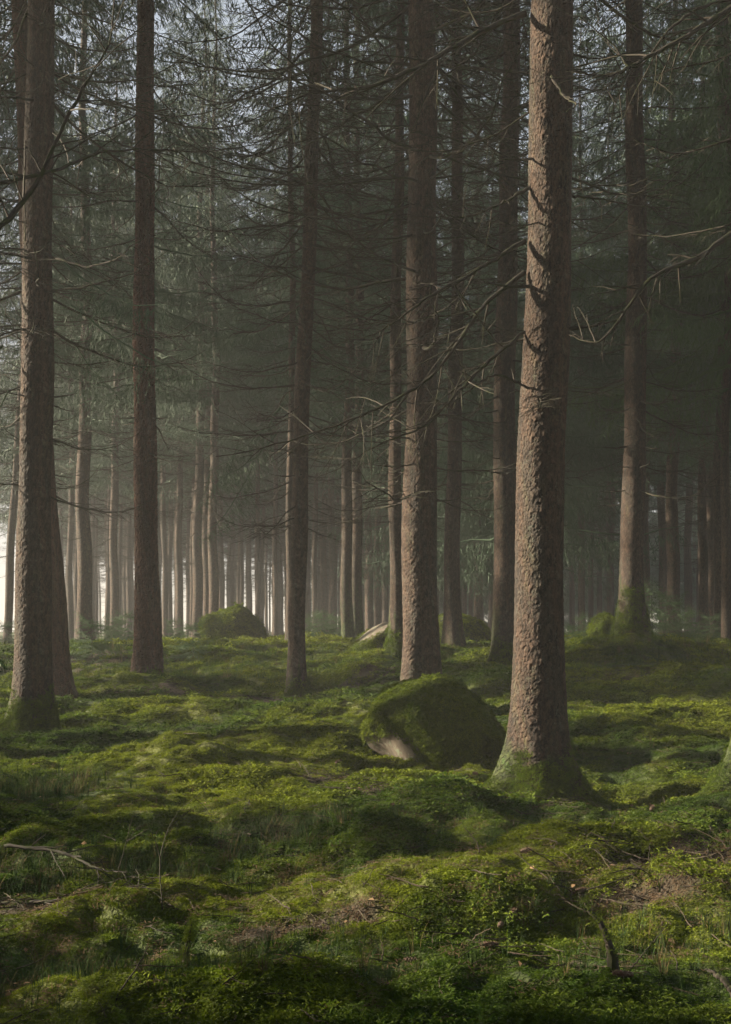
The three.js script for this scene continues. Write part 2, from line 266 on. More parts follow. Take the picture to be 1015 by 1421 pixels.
const mounds = [                                                     // hummocks: [x, ahead, height, width, depth]
  [-1.72, 10.6, 0.24, 0.55, 0.5], [-3.0, 11.9, 0.14, 0.6, 0.4], [-3.0, 8.0, 0.16, 0.45, 0.4], [-2.1, 8.4, 0.10, 0.4, 0.3], [0.38, 5.7, 0.13, 0.55, 0.5], [-0.15, 6.9, 0.12, 0.5, 0.35], [1.45, 6.45, 0.10, 0.7, 0.35], [2.3, 7.2, 0.20, 0.55, 0.35],
  [0.75, 8.35, 0.16, 0.35, 0.5], [-0.65, 4.35, 0.16, 0.7, 0.35], [0.2, 9.3, 0.06, 0.5, 0.4], [-0.25, 11.2, 0.1, 0.4, 0.3], [4.4, 17.4, 0.15, 0.9, 0.7], [3.0, 11.2, 0.12, 0.6, 0.4], [1.8, 14.8, 0.22, 0.7, 0.6], [2.2, 13.2, 0.12, 0.6, 0.5], [4.2, 12.2, 0.16, 0.7, 0.4], [3.2, 14.6, 0.1, 0.6, 0.4],
  [-3.6, 17.8, 0.18, 0.8, 0.5], [-1.0, 9.6, 0.10, 0.5, 0.35], [0.3, 8.2, 0.08, 0.4, 0.3], [-1.6, 6.9, 0.10, 0.5, 0.3], [1.9, 5.4, 0.10, 0.35, 0.3], [-0.9, 13.5, 0.1, 0.8, 0.5], [-2.2, 14.5, 0.1, 0.8, 0.5],
  [-1.25, 7.7, -0.12, 0.6, 0.35], [-2.2, 6.6, -0.10, 0.9, 0.4], [-1.6, 4.9, -0.08, 0.8, 0.3], [1.7, 7.6, -0.10, 0.6, 0.4], [0.9, 4.9, -0.06, 0.5, 0.3],
];
function cushions(x, d) { const w = worley(x * 3.1 + (vnoise(x * 2, d * 2, 3) - 0.5) * 1.2, d * 3.1 + (vnoise(x * 2, d * 2, 4) - 0.5) * 1.2, 0, 0, 61); return Math.pow(clamp(1 - w[0] * 1.15), 0.7) * (0.4 + 0.6 * w[2]); }
function ground(x, d, fine = true) {
  let s = 0, w = 0;
  for (const [a, b, h] of spots) { const e = Math.max(0, b), q = ((x - a) / (0.1 * e + 0.6)) ** 2 + ((d - b) / (0.13 * e + 0.6)) ** 2, k = 1 / ((q + 0.06) * (q + 0.06)); s += h * k; w += k; }
  let h = s / w;
  for (const [a, b, t, p, q] of mounds) { const e = ((x - a) / p) ** 2 + ((d - b) / q) ** 2; if (e < 8) h += t * 0.9 * Math.exp(-e); }
  const far = smooth(60, 25, Math.hypot(x, d));
  h += (fbm(x * 0.9, d * 0.9, 201, 3) - 0.5) * 0.24 * (0.4 + 0.6 * far);
  if (fine && far > 0) h += far * ((fbm(x * 3.2, d * 3.2, 205, 3) - 0.5) * 0.17 + (cushions(x, d) - 0.35) * 0.075 + (cushions(x * 2.7 + 9, d * 2.7) - 0.35) * 0.038);
  return h;
}
const litterSpots = [[1.75, 5.9, 0.75, 0.4, 1], [1.3, 5.4, 0.5, 0.25, 0.8], [-0.25, 9.8, 0.55, 0.35, 0.9], [-0.75, 7.4, 0.7, 0.4, 0.75], [-1.6, 15.5, 1.6, 0.9, 0.9], [-3.0, 16.5, 1.2, 0.7, 0.8], [0.15, 17.5, 0.8, 1.4, 0.8], [-5.6, 22, 2.2, 1.6, 0.9], [-1.6, 24.5, 1.6, 1.4, 0.7], [-0.3, 5.3, 0.5, 0.22, 0.7], [0.0, 8.9, 0.5, 0.3, 0.7], [-1.9, 5.8, 0.7, 0.3, 0.7], [3.6, 15.5, 1.0, 0.6, 0.5], [0.7, 4.6, 0.4, 0.25, 0.6], [1.45, 8.5, 0.5, 0.4, 0.6]];
function litter(x, d) { let l = 0; for (const [a, b, p, q, t] of litterSpots) l = Math.max(l, t * Math.exp(-(((x - a) / p) ** 2 + ((d - b) / q) ** 2))); return clamp(smooth(0.35, 0.75, l + (fbm(x * 2.4, d * 2.4, 301, 3) - 0.5) * 0.9 + 0.02)); }
const mossTone = (x, d) => { let t = fbm(x * 0.7 + 3, d * 0.7, 311, 2) * 0.6 + fbm(x * 3, d * 3, 313, 2) * 0.4; for (const [a, b, r, s, k] of [[-1.3, 11, 1.5, 1.6, 0.18], [-0.6, 13.5, 1.4, 1.5, 0.14], [0.3, 5.8, 0.6, 0.5, 0.22], [-0.7, 5.9, 0.5, 0.4, 0.2], [-2.4, 26, 2.4, 2, 0.3], [3.6, 13, 1.6, 2, 0.08]]) t += k * Math.exp(-(((x - a) / r) ** 2 + ((d - b) / s) ** 2)); return t; };   // 0 deep green .. 1 yellow green
function groundColor(x, d) {
  const t = smooth(0.3, 0.72, mossTone(x, d)), l = litter(x, d), g = 0.8 + 0.4 * vnoise(x * 31, d * 31, 320);
  const m = [lerp(0.036, 0.085, t), lerp(0.058, 0.095, t), lerp(0.010, 0.012, t)], b = [0.050, 0.035, 0.021];
  return [0, 1, 2].map((k) => lerp(m[k], b[k], l) * g);
}
{
  const xs = [0], ds = [];
  for (let x = 0, s = 0.04; x < 60;) { x += s; if (x > 4.5) s *= x > 14 ? 1.25 : 1.045; xs.push(x); if (x < 42) xs.unshift(-x); }
  for (let d = 2.6, s = 0.04; d < 125;) { ds.push(d); d += s; if (d > 11) s = d > 34 ? s * 1.2 : Math.min(s * 1.012, 0.3); }
  for (let d = 2.5, s = 0.1; d > -40;) { ds.unshift(d); d -= s; s *= 1.25; }
  const nx = xs.length, nd = ds.length, p = new Float32Array(nx * nd * 3), u = new Float32Array(nx * nd * 2), c = new Float32Array(nx * nd * 3), ix = [];
  for (let j = 0, k = 0; j < nd; j++) for (let i = 0; i < nx; i++, k++) {
    const x = xs[i], d = ds[j]; p.set([x, ground(x, d), -d], k * 3); u.set([x, d], k * 2); c.set(groundColor(x, d), k * 3);
    if (i && j) ix.push(k, k - 1, k - nx, k - 1, k - nx - 1, k - nx);
  }
  const g = new THREE.BufferGeometry(); g.setAttribute('position', new THREE.BufferAttribute(p, 3)); g.setAttribute('uv', new THREE.BufferAttribute(u, 2)); g.setAttribute('color', new THREE.BufferAttribute(c, 3)); g.setIndex(new THREE.BufferAttribute(new Uint32Array(ix), 1)); g.computeVertexNormals();
  const gb = texture(512, 512, (x, y) => 0.5 * vnoise(x / 8, y / 8, 71, 64, 64) + 0.3 * vnoise(x / 3.2, y / 3.2, 72, 160, 160) + 0.2 * hash(x, y, 73), 1);
  const m = new THREE.MeshStandardMaterial({ vertexColors: true, roughness: 0.97, bumpMap: gb, bumpScale: 0.02, name: 'forest floor' });
  const o = shade(new THREE.Mesh(g, m)); o.name = 'forest_floor'; o.userData = { kind: 'structure', label: 'uneven forest floor of moss and brown needle litter' }; scene.add(o);
  console.log('ground', nx, nd);
}
const onGround = (x, d) => new THREE.Vector3(x, ground(x, d), -d);
function normalAt(x, d) { const e = 0.04, a = ground(x + e, d) - ground(x - e, d), b = ground(x, d + e) - ground(x, d - e); return new THREE.Vector3(-a / (2 * e), 1, b / (2 * e)).normalize(); }

// ───────────────────────── moss, grass ─────────────────────────
function mossClump(seed, n, r, len, wide, up) {
  const R = rng(seed), g = new Geo();
  for (let k = 0; k < n; k++) {
    const a = R() * 6.283, q = Math.sqrt(R()) * r, x = Math.cos(a) * q, z = Math.sin(a) * q, b = R() * 6.283, tilt = 0.5 + 0.7 * R();
    let d = [Math.cos(b) * tilt + x / r * 0.3, up * (0.35 + 0.7 * R()), Math.sin(b) * tilt + z / r * 0.3]; const l = Math.hypot(...d); d = d.map((v) => v / l);
    const s = [-Math.sin(b), 0, Math.cos(b)], L = len * (0.6 + 0.7 * R()), base = [x, -0.006, z];
    g.diamond(base, d, s, L, wide * (0.7 + 0.6 * R()), 0.25);
    for (let j = 0; j < 2; j++) { const t = 0.35 + 0.3 * j, p = [base[0] + d[0] * L * t, base[1] + d[1] * L * t, base[2] + d[2] * L * t], o = j ? 1 : -1, e = [d[0] + s[0] * o * 0.9, d[1] * 0.6, d[2] + s[2] * o * 0.9], el = Math.hypot(...e); g.diamond(p, e.map((v) => v / el), [0, 1, 0].map((v, m) => v * 0.6 + d[m] * 0.5), L * 0.5, wide * 0.7, 0.2); }
  }
  return g.build();
}
const clumps = [0, 1, 2].map((k) => mossClump(500 + k, 54, 0.06, 0.025, 0.006, 1.1));
const Y = new THREE.Vector3(0, 1, 0);
function place(p, n, turn, s, sy = s) { const q = new THREE.Quaternion().setFromUnitVectors(Y, n).multiply(new THREE.Quaternion().setFromAxisAngle(Y, turn)); return new THREE.Matrix4().compose(p, q, new THREE.Vector3(s, sy, s)); }
function mossColor(R, t) { const g = 0.6 + 0.7 * R(), k = clamp(t + (R() - 0.5) * 0.4); return new THREE.Color().setRGB(lerp(0.052, 0.155, k) * g, lerp(0.096, 0.188, k) * g, lerp(0.009, 0.011, k) * g); }
{
  const R = rng(77), ms = [[], [], []], cs = [[], [], []];
  const lay = (d0, d1, dens, size) => {
    for (let d = d0; d < d1; d += 0.25) {
      const half = 0.37 * d + 1.0, n = Math.round(half * 2 * 0.25 * dens);
      for (let k = 0; k < n; k++) {
        const x = (R() * 2 - 1) * half, e = d + R() * 0.25, l = litter(x, e);
        if (R() < l * 0.93) continue;
        const v = Math.floor(R() * 3), p = onGround(x, e), nn = normalAt(x, e).lerp(Y, 0.3).normalize(), s = size * lerp(0.6, 1.4, smooth(0.3, 0.7, fbm(x * 1.6 + 40, e * 1.6, 333, 2))) * (0.65 + 0.7 * R());
        ms[v].push(place(p, nn, R() * 6.28, s, s * (0.7 + 0.6 * R()))); cs[v].push(mossColor(R, smooth(0.3, 0.72, mossTone(x, e))));
      }
    }
  };
  lay(3.2, 7.5, 900, 1.0); lay(7.5, 13, 480, 1.35); lay(13, 22, 170, 2.1); lay(22, 32, 60, 3.2);
  ms.forEach((m, v) => { const o = scatter(numbered('moss_carpet'), clumps[v], mossMat, m, cs[v]); Object.assign(o.userData, { label: 'green feather moss carpeting the hummocky forest floor', category: 'moss' }); });
  console.log('moss', ms.map((m) => m.length));
}
function grassTuft(seed, n, h, w) {
  const R = rng(seed), g = new Geo();
  for (let k = 0; k < n; k++) {
    const a = R() * 6.283, b = [Math.cos(a) * 0.04 * R(), -0.01, Math.sin(a) * 0.04 * R()], L = h * (0.5 + 0.6 * R()), lean = 0.15 + 0.5 * R(), s = [-Math.sin(a), 0, Math.cos(a)];
    let prev = b; for (let j = 1; j <= 3; j++) {
      const t = j / 3, q = [b[0] + Math.cos(a) * lean * L * t * t, b[1] + L * (t - 0.25 * lean * t * t), b[2] + Math.sin(a) * lean * L * t * t], w0 = w * (1 - (j - 1) / 3), w1 = w * (1 - t);
      const A = prev.map((v, m) => v + s[m] * w0 / 2), B = prev.map((v, m) => v - s[m] * w0 / 2), C = q.map((v, m) => v + s[m] * w1 / 2), D = q.map((v, m) => v - s[m] * w1 / 2);
      g.tri(A, B, C); if (j < 3) g.tri(B, D, C); prev = q;
    }
  }
  return g.build();
}
const grassMat = new THREE.MeshPhysicalMaterial({ color: 0xffffff, roughness: 1, specularIntensity: 0.15, side: THREE.DoubleSide, name: 'grass' });
{
  const R = rng(88), g = [grassTuft(610, 14, 0.17, 0.0035), grassTuft(611, 9, 0.24, 0.003)], ms = [[], []], cs = [[], []];
  const fields = [[-2.9, 9.0, 0.7, 0.6, 420, 1], [-0.3, 7.4, 0.75, 0.5, 420, 0.9], [-1.0, 4.7, 0.9, 0.4, 300, 0.8], [0.3, 4.9, 1.2, 0.5, 120, 0.7], [-1.5, 6.6, 0.9, 0.5, 200, 1], [1.5, 4.7, 0.8, 0.5, 140, 0.8], [1.2, 6.7, 0.5, 0.2, 60, 0.9], [-1.5, 20, 3, 3, 900, 1.2], [-5, 21, 2.5, 3, 700, 1.2], [3.6, 17, 2, 2, 300, 1.1], [6, 18, 2, 2, 300, 1.3], [2.6, 11.5, 1.6, 1.2, 150, 0.8], [-1.5, 13, 2, 1.8, 260, 0.8], [0, 9, 2.5, 3, 300, 0.7]];
  for (const [x, d, p, q, n, s] of fields) for (let k = 0; k < n; k++) {
    const gx = (R() + R() + R() - 1.5) * 1.1 * p, gd = (R() + R() + R() - 1.5) * 1.1 * q, v = R() < 0.65 ? 0 : 1, dry = R() < 0.16, b = 0.8 + 0.5 * R();
    ms[v].push(place(onGround(x + gx, d + gd), Y, R() * 6.28, s * (0.6 + 0.7 * R())));
    cs[v].push(dry ? new THREE.Color().setRGB(0.14 * b, 0.105 * b, 0.05 * b) : new THREE.Color().setRGB(0.045 * b, 0.075 * b, 0.026 * b));
  }
  ms.forEach((m, v) => { const o = scatter(numbered('grass'), g[v], grassMat, m, cs[v]); Object.assign(o.userData, { label: 'thin blades of woodland grass growing through the moss', category: 'grass' }); });
}

// ───────────────────────── trees ─────────────────────────
const branchCount = new Map();
function addMoss(parent, list) {                                     // list: [position, normal, size, tone]
  const R = rng(list.length + 5), m = list.map(([p, n, s]) => place(p, n, R() * 6.28, s, s * 0.8)), c = list.map((l) => mossColor(R, l[3]));
  scatter('moss', clumps[1], mossMat, m, c, parent);
}
function spruce(o) {                                                 // one near tree with parts of its own
  const y = ground(o.x, o.d), t = thing(o.name ?? 'spruce_tree', o.label, 'tree', o.x, y, -o.d, o.group ?? 'large spruces among the moss');
  const k = makeTrunk(o.trunk), R = rng(o.trunk.seed + 1000);
  part('trunk', k.g, o.mat ?? barkMat, t);
  if (o.crown) { const c = part('crown', o.crown, needleMat, t, 'stuff'); const a = k.axis(9); c.position.set(a[0], o.lift ?? 0, a[1]); c.rotation.y = R() * 6.28; if (o.crownScale) c.scale.setScalar(o.crownScale); }
  const [lo, hi, step, per] = o.dead ?? [2.2, 9, 0.42, 3.2];
  for (let h = lo; h < hi; h += step * (0.7 + 0.6 * R())) {
    const n = Math.max(1, Math.round(per * 1.35 * (0.6 + 0.8 * R()))), a0 = R() * 6.28;
    for (let b = 0; b < n; b++) {
      const stub = R() < (h < lo + 1.2 ? 0.75 : 0.2), v = stub ? stubVariants[Math.floor(R() * 4)] : deadVariants[Math.floor(R() * 12)], hh = h + (R() - 0.5) * 0.16, a = a0 + (b + R() * 0.6) / n * 6.28, ax = k.axis(hh), r = k.rad0(hh) * 0.86;
      const m = part('branch', v, deadMat, t); m.position.set(ax[0] + Math.cos(a) * r, hh, ax[1] - Math.sin(a) * r); m.rotation.set((R() - 0.5) * 0.7, a, (R() - 0.6) * 0.35, 'YXZ');
      const s = stub ? 0.5 + 0.7 * R() : (0.55 + 0.75 * R()) * (o.reach ?? 1) * lerp(0.75, 1.2, smooth(lo, hi, h)); m.scale.set(s, s * (0.8 + 0.5 * R()), s);
    }
  }
  if (o.mossTop) {
    const list = [], pos = k.g.attributes.position, nor = k.g.attributes.normal, n = o.mossN ?? 500;
    for (let tries = 0; list.length < n && tries < n * 80; tries++) {
      const i = Math.floor(R() * pos.count), h = pos.getY(i); if (h < -0.12 || h > o.mossTop) continue;
      const sidex = nor.getX(i), keep = smooth(o.mossTop, 0, h + (vnoise(pos.getX(i) * 7 + 3, pos.getZ(i) * 7 + h * 5, 9) - 0.5) * o.mossTop * 1.2); if (R() > keep) continue;
      list.push([new THREE.Vector3(pos.getX(i), h, pos.getZ(i)), new THREE.Vector3(sidex, nor.getY(i), nor.getZ(i)).lerp(Y, 0.25).normalize(), (o.mossSize ?? 0.6) * (0.6 + 0.6 * R()), 0.35]);
    }
    addMoss(t, list);
  }
  return { t, k };
}
// a long bare branch through given points (tree's own metres), with side twigs
function longBranch(parent, pts, r0, seed, twigs, tl = 0.35, name = 'branch', j = 0.011) {
  r0 *= 0.8; const R = rng(seed), curve = new THREE.CatmullRomCurve3(pts.map((p) => new THREE.Vector3(...p))), N = 34, g = new Geo(), P = [], W = [];
  for (let i = 0; i <= N; i++) { const p = curve.getPoint(i / N); P.push([p.x + (R() - 0.5) * j, p.y + (R() - 0.5) * j * 1.5, p.z + (R() - 0.5) * j]); W.push(r0 * (1 - 0.82 * i / N) * (0.85 + 0.35 * R())); }
  g.tube(P, W, 7);
  for (let k = 0; k < twigs; k++) {
    const i = 4 + Math.floor((N - 5) * (k + R()) / twigs), a = P[i], b = P[Math.min(N, i + 2)], d = b.map((v, m) => v - a[m]), l = Math.hypot(...d) || 1, ang = (k % 2 ? 1 : -1) * (0.5 + 0.6 * R()), v = R() * 6.28;
    let e = d.map((q) => q / l); const o = [Math.cos(v), Math.sin(v), Math.cos(v * 1.7)]; e = e.map((q, m) => q * Math.cos(ang) + o[m] * Math.sin(ang) * 0.8); const el = Math.hypot(...e); e = e.map((q) => q / el);
    const L = tl * (0.4 + 0.9 * R()), q = [], w = []; let p = [...a];
    for (let s = 0; s <= 6; s++) { q.push([...p]); w.push(W[i] * 0.42 * (1 - s / 6 * 0.8) + 0.0012); p = p.map((z, m) => z + e[m] * L / 6); e = e.map((z, m) => z + (R() - 0.5) * 0.2 + (m === 1 ? -0.02 : 0)); const n = Math.hypot(...e); e = e.map((z) => z / n); }
    g.tube(q, w, 5);
    if (R() < 0.8) { const s0 = q[3]; let f = e.map((z, m) => z + (R() - 0.5) * 1.4); const n = Math.hypot(...f); f = f.map((z) => z / n); g.tube([s0, s0.map((z, m) => z + f[m] * L * 0.25), s0.map((z, m) => z + f[m] * L * 0.5 + (m === 1 ? -0.02 : 0))], [W[i] * 0.22 + 0.001, W[i] * 0.16 + 0.001, 0.001], 4); }
  }
  return part(name, g.build(), deadMat, parent);
}
const at = (px, py, d) => new THREE.Vector3((px - 507.5) * d / 1500, 1.5 - (py - 870) * d / 1500, -d);    // a measured sight line and distance -> metres
const along = (t, list) => list.map(([px, py, d]) => { const p = at(px, py, d).sub(t.position); return [p.x, p.y, p.z]; });

const main = spruce({ x: 1.43, d: 9, label: 'thick scaly-barked spruce with mossy root flare beside the large mossy boulder', trunk: { r: 0.205, height: 26, lean: [0.012, 0], sides: 150, step: 0.0095, fine: 7.6, flare: 1.7, flareH: 0.25, seed: 3, deep: 0.014, moss: 0.8, mossH: 0.55, rootDirs: [[Math.PI * 0.98, 1.25], [0.15, 1.0], [Math.PI * 0.55, 0.5], [Math.PI * 1.5, 0.7], [Math.PI * 0.28, 0.5]] }, crown: crownHigh[0], lift: 0, dead: [3.4, 8.5, 0.5, 1.5], reach: 0.8, mossTop: 0.55, mossN: 2000, mossSize: 0.75 });
longBranch(main.t, along(main.t, [[728, 335, 9], [690, 358, 8.9], [640, 388, 8.7], [590, 415, 8.5], [545, 450, 8.4], [505, 470, 8.3]]), 0.026, 41, 26);
longBranch(main.t, along(main.t, [[728, 378, 9], [670, 425, 8.9], [640, 470, 8.8], [600, 520, 8.8], [555, 552, 8.7], [480, 585, 8.6], [400, 612, 8.5], [300, 635, 8.3]]), 0.024, 42, 30, 0.55);
longBranch(main.t, along(main.t, [[728, 460, 9], [680, 500, 8.8], [640, 540, 8.7], [590, 590, 8.6], [530, 615, 8.5], [470, 650, 8.4]]), 0.02, 43, 24, 0.45);
longBranch(main.t, along(main.t, [[728, 18, 9], [660, 48, 8.8], [590, 88, 8.6], [510, 120, 8.5], [440, 128, 8.4], [380, 150, 8.3]]), 0.032, 44, 28, 0.55);
longBranch(main.t, along(main.t, [[740, 258, 9], [690, 285, 8.9], [640, 302, 8.7], [590, 300, 8.6]]), 0.017, 45, 8, 0.3);
longBranch(main.t, along(main.t, [[780, 272, 9], [830, 276, 9.1], [880, 285, 9.2], [960, 290, 9.4]]), 0.016, 46, 8, 0.3);
longBranch(main.t, along(main.t, [[765, 105, 8.82], [785, 135, 8.7], [800, 145, 8.6], [775, 160, 8.5]]), 0.016, 47, 4, 0.25);
longBranch(main.t, along(main.t, [[735, 540, 8.9], [690, 520, 8.8], [640, 550, 8.6], [600, 575, 8.5]]), 0.015, 48, 6, 0.3);

const rightTree = spruce({ x: 3.08, d: 8.3, label: 'spruce whose mossy root spreads onto the bank above the twig litter', trunk: { r: 0.2, height: 25, lean: [0.01, 0], sides: 90, step: 0.02, flare: 1.5, flareH: 0.28, seed: 5, deep: 0.015, moss: 0.95, mossH: 0.8, rootDirs: [[Math.PI * 1.02, 1.5], [0.3, 0.8], [Math.PI * 0.6, 0.8], [Math.PI * 1.5, 0.6]] }, crown: crownHigh[0], lift: 0, dead: [4, 8, 0.6, 2], mossTop: 0.9, mossN: 2600, mossSize: 0.95 });
longBranch(rightTree.t, along(rightTree.t, [[1095, 270, 8.3], [1015, 325, 8.0], [960, 362, 7.9], [905, 385, 7.8], [870, 430, 7.8], [830, 475, 7.8], [790, 465, 7.9]]), 0.030, 51, 20, 0.35);
longBranch(rightTree.t, along(rightTree.t, [[1095, -25, 8.3], [1015, 12, 8.1], [950, 52, 8.0], [890, 85, 8.0], [840, 105, 8.0], [800, 98, 8.0]]), 0.034, 52, 22, 0.45);
longBranch(rightTree.t, along(rightTree.t, [[1095, 0, 8.3], [990, 5, 8.2], [930, 40, 8.1], [880, 95, 8.0], [850, 60, 8.0], [800, 20, 7.9]]), 0.018, 53, 8, 0.4);

const leftTree = spruce({ x: -4.03, d: 13, label: 'grey-barked spruce with mossy foot growing close in front of a leaning reddish trunk', trunk: { r: 0.205, height: 25, lean: [0.018, 0], sides: 110, step: 0.018, fine: 9, flare: 0.75, flareH: 0.35, seed: 7, deep: 0.016, moss: 0.8, mossH: 0.5 }, crown: crownHigh[0], lift: 0, dead: [2.9, 9.5, 0.5, 2.8], mossTop: 0.6, mossN: 1100, mossSize: 1.1 });
spruce({ x: -4.55, d: 16, label: 'reddish spruce leaning to one side close behind the grey-barked trunk', trunk: { r: 0.17, height: 24, lean: [-0.055, 0], sides: 72, step: 0.03, fine: 11, flare: 1.2, flareH: 0.4, seed: 9, deep: 0.012, moss: 0.3, mossH: 0.3 }, mat: pineMat, crown: crownHigh[0], lift: 0, dead: [3, 11, 0.45, 3] });
spruce({ name: 'pine_tree', x: -3.72, d: 18.5, label: 'red-brown trunk with deeply furrowed bark on a dark mound', trunk: { r: 0.2, height: 25, lean: [-0.004, 0], wob: 0.02, sides: 96, step: 0.02, fine: 12, flare: 0.55, flareH: 0.5, seed: 12, field: furrowed, deep: 0.03, moss: 0.6, mossH: 0.35 }, mat: pineMat, crown: crownHigh[0], lift: 0, dead: [4, 11, 0.7, 2.4], mossTop: 0.3, mossN: 260, mossSize: 1.5 });
const slender = spruce({ x: -1.08, d: 17, label: 'slender smooth brown spruce standing alone on the sunlit slope', trunk: { r: 0.138, height: 24, lean: [0.028, 0], sides: 64, step: 0.03, fine: 11, flare: 0.6, flareH: 0.3, seed: 14, deep: 0.007, moss: 0.85, mossH: 0.55 }, crown: crownHigh[0], lift: 0, dead: [2.8, 11.5, 0.34, 4], reach: 1.1, mossTop: 0.4, mossN: 240, mossSize: 1.5 });
const mid = spruce({ x: 0.72, d: 13.6, label: 'stout spruce rising directly behind the large mossy boulder', trunk: { r: 0.215, height: 26, lean: [-0.006, 0], sides: 110, step: 0.016, fine: 9.6, flare: 0.55, flareH: 0.6, seed: 16, deep: 0.016, moss: 0.25, mossH: 0.6 }, crown: crownHigh[0], lift: 0, dead: [2.7, 9.6, 0.36, 4], reach: 1.25 });
spruce({ x: 2.28, d: 17.5, label: 'brown spruce with moss-streaked foot behind the thick scaly trunk', trunk: { r: 0.195, height: 25, lean: [0.006, 0], sides: 72, step: 0.03, fine: 12, flare: 0.75, flareH: 0.35, seed: 18, deep: 0.01, moss: 0.6, mossH: 1.0 }, crown: crownHigh[0], lift: 0, dead: [3, 12, 0.42, 3.4], mossTop: 0.6, mossN: 260, mossSize: 1.2 });
spruce({ x: 4.62, d: 18.7, label: 'dark spruce on a raised mossy mound with moss climbing its wide foot', trunk: { r: 0.2, height: 26, lean: [0.002, 0], sides: 80, step: 0.026, fine: 13, flare: 1.1, flareH: 0.4, seed: 20, deep: 0.014, moss: 0.95, mossH: 1.1 }, crown: crownHigh[0], lift: 0, dead: [2.6, 12, 0.42, 3], mossTop: 1.0, mossN: 700, mossSize: 1.5 });
spruce({ x: 1.78, d: 22, label: 'slim dark spruce in the gap behind the stout boulder-side spruce', trunk: { r: 0.165, height: 24, lean: [0.008, 0], sides: 48, step: 0.05, fine: 14, flare: 0.6, flareH: 0.4, seed: 22, deep: 0.008, moss: 0.5, mossH: 0.5 }, crown: crownHigh[0], lift: 0, dead: [3, 13, 0.4, 3.4] });
spruce({ x: 0.57, d: 20, label: 'slim mossy-footed spruce beside the bare pale rock', trunk: { r: 0.125, height: 22, lean: [0.006, 0], sides: 48, step: 0.05, fine: 13, flare: 1.0, flareH: 0.35, seed: 24, deep: 0.008, moss: 0.9, mossH: 0.9 }, crown: crownHigh[0], lift: 0, dead: [2.6, 12, 0.4, 3.4], mossTop: 0.8, mossN: 260, mossSize: 1.5 });
// a tree beside the view on the left whose dark branch hangs into it
const sideTree = spruce({ x: -3.5, d: 4.5, label: 'spruce beside the path whose long dark branch hangs over the slope', trunk: { r: 0.17, height: 24, sides: 48, step: 0.06, fine: 6, flare: 0.7, seed: 26, deep: 0.008, moss: 0.6, mossH: 0.4 }, crown: crownHigh[0], lift: 0, dead: [5, 8, 0.6, 2] });
longBranch(sideTree.t, along(sideTree.t, [[-660, 480, 4.5], [-60, 360, 6.8], [0, 316, 7.0], [45, 262, 7.1], [85, 180, 7.2], [125, 105, 7.3], [152, 60, 7.4], [160, -40, 7.5]]), 0.028, 61, 18, 0.45);
longBranch(sideTree.t, along(sideTree.t, [[-660, 400, 4.5], [-40, 262, 7.2], [75, 236, 7.8], [140, 212, 8.2], [200, 208, 8.6], [250, 212, 8.8], [272, 232, 9]]), 0.022, 62, 22, 0.5);

function hangBough(tree, px, py, d, yaw, pitch, s, v) { const p = at(px, py, d).sub(tree.t.position), m = part('bough', nearBoughs[v % 4], needleMat, tree.t, 'stuff'); m.position.copy(p); m.rotation.set(0, yaw, pitch, 'YXZ'); m.scale.setScalar(s); }
for (const [px, py, d, yaw, pitch, s] of [[395, 560, 17.2, 2.9, -0.55, 0.75], [350, 640, 17.6, 3.3, -0.9, 0.7], [385, 600, 17.0, 3.6, -0.7, 0.65], [330, 610, 17.4, 2.6, -0.8, 0.6], [455, 560, 17.2, 0.3, -0.6, 0.6], [445, 480, 17, 0.6, -0.4, 0.8]]) hangBough(slender, px, py, d, yaw, pitch, s, Math.round(px));
for (const [px, py, d, yaw, pitch, s] of [[10, 540, 13.2, 2.8, -0.6, 0.7], [5, 480, 13.0, 3.4, -0.5, 0.8], [100, 420, 13.4, 0.2, -0.5, 0.8], [90, 360, 13, -0.5, -0.4, 0.8], [100, 470, 13.6, 0.4, -0.8, 0.5]]) hangBough(leftTree, px, py, d, yaw, pitch, s, Math.round(px));
// the hazy stand beyond: slim trunks, [x, metres ahead, breast-height width, lean, mossy]
const standTrunks = [0, 1, 2, 3].map((k) => { const R = rng(700 + k); return makeTrunk({ r: 0.15, height: 24, lean: [0, 0], wob: 0.05, sides: 20, step: 0.16, fine: 12, flare: 0.45, flareH: 0.4, seed: 700 + k, deep: 0.006, moss: k === 3 ? 0.9 : 0.25, mossH: k === 3 ? 1.4 : 0.3 }); });
const standDead = [0, 1, 2, 3].map((k) => {
  const R = rng(730 + k), list = [];
  for (let h = 2.0; h < 10; h += 0.5 * (0.6 + 0.8 * R())) for (let b = 0; b < 3; b++) {
    if (R() < 0.25) continue;
    const s = (0.45 + 0.7 * R()) * smooth(0.5, 6, h) + 0.15, m = new THREE.Matrix4().compose(new THREE.Vector3(0, h + R() * 0.2, 0), new THREE.Quaternion().setFromEuler(new THREE.Euler((R() - 0.5) * 0.6, R() * 6.28, (R() - 0.6) * 0.4, 'YXZ')), new THREE.Vector3(s, s, s));
    list.push(moved(deadVariants[(k * 3 + Math.floor(R() * 3)) % 12], m));
  }
  return mergeGeometries(list);
});
const RS = rng(4242);
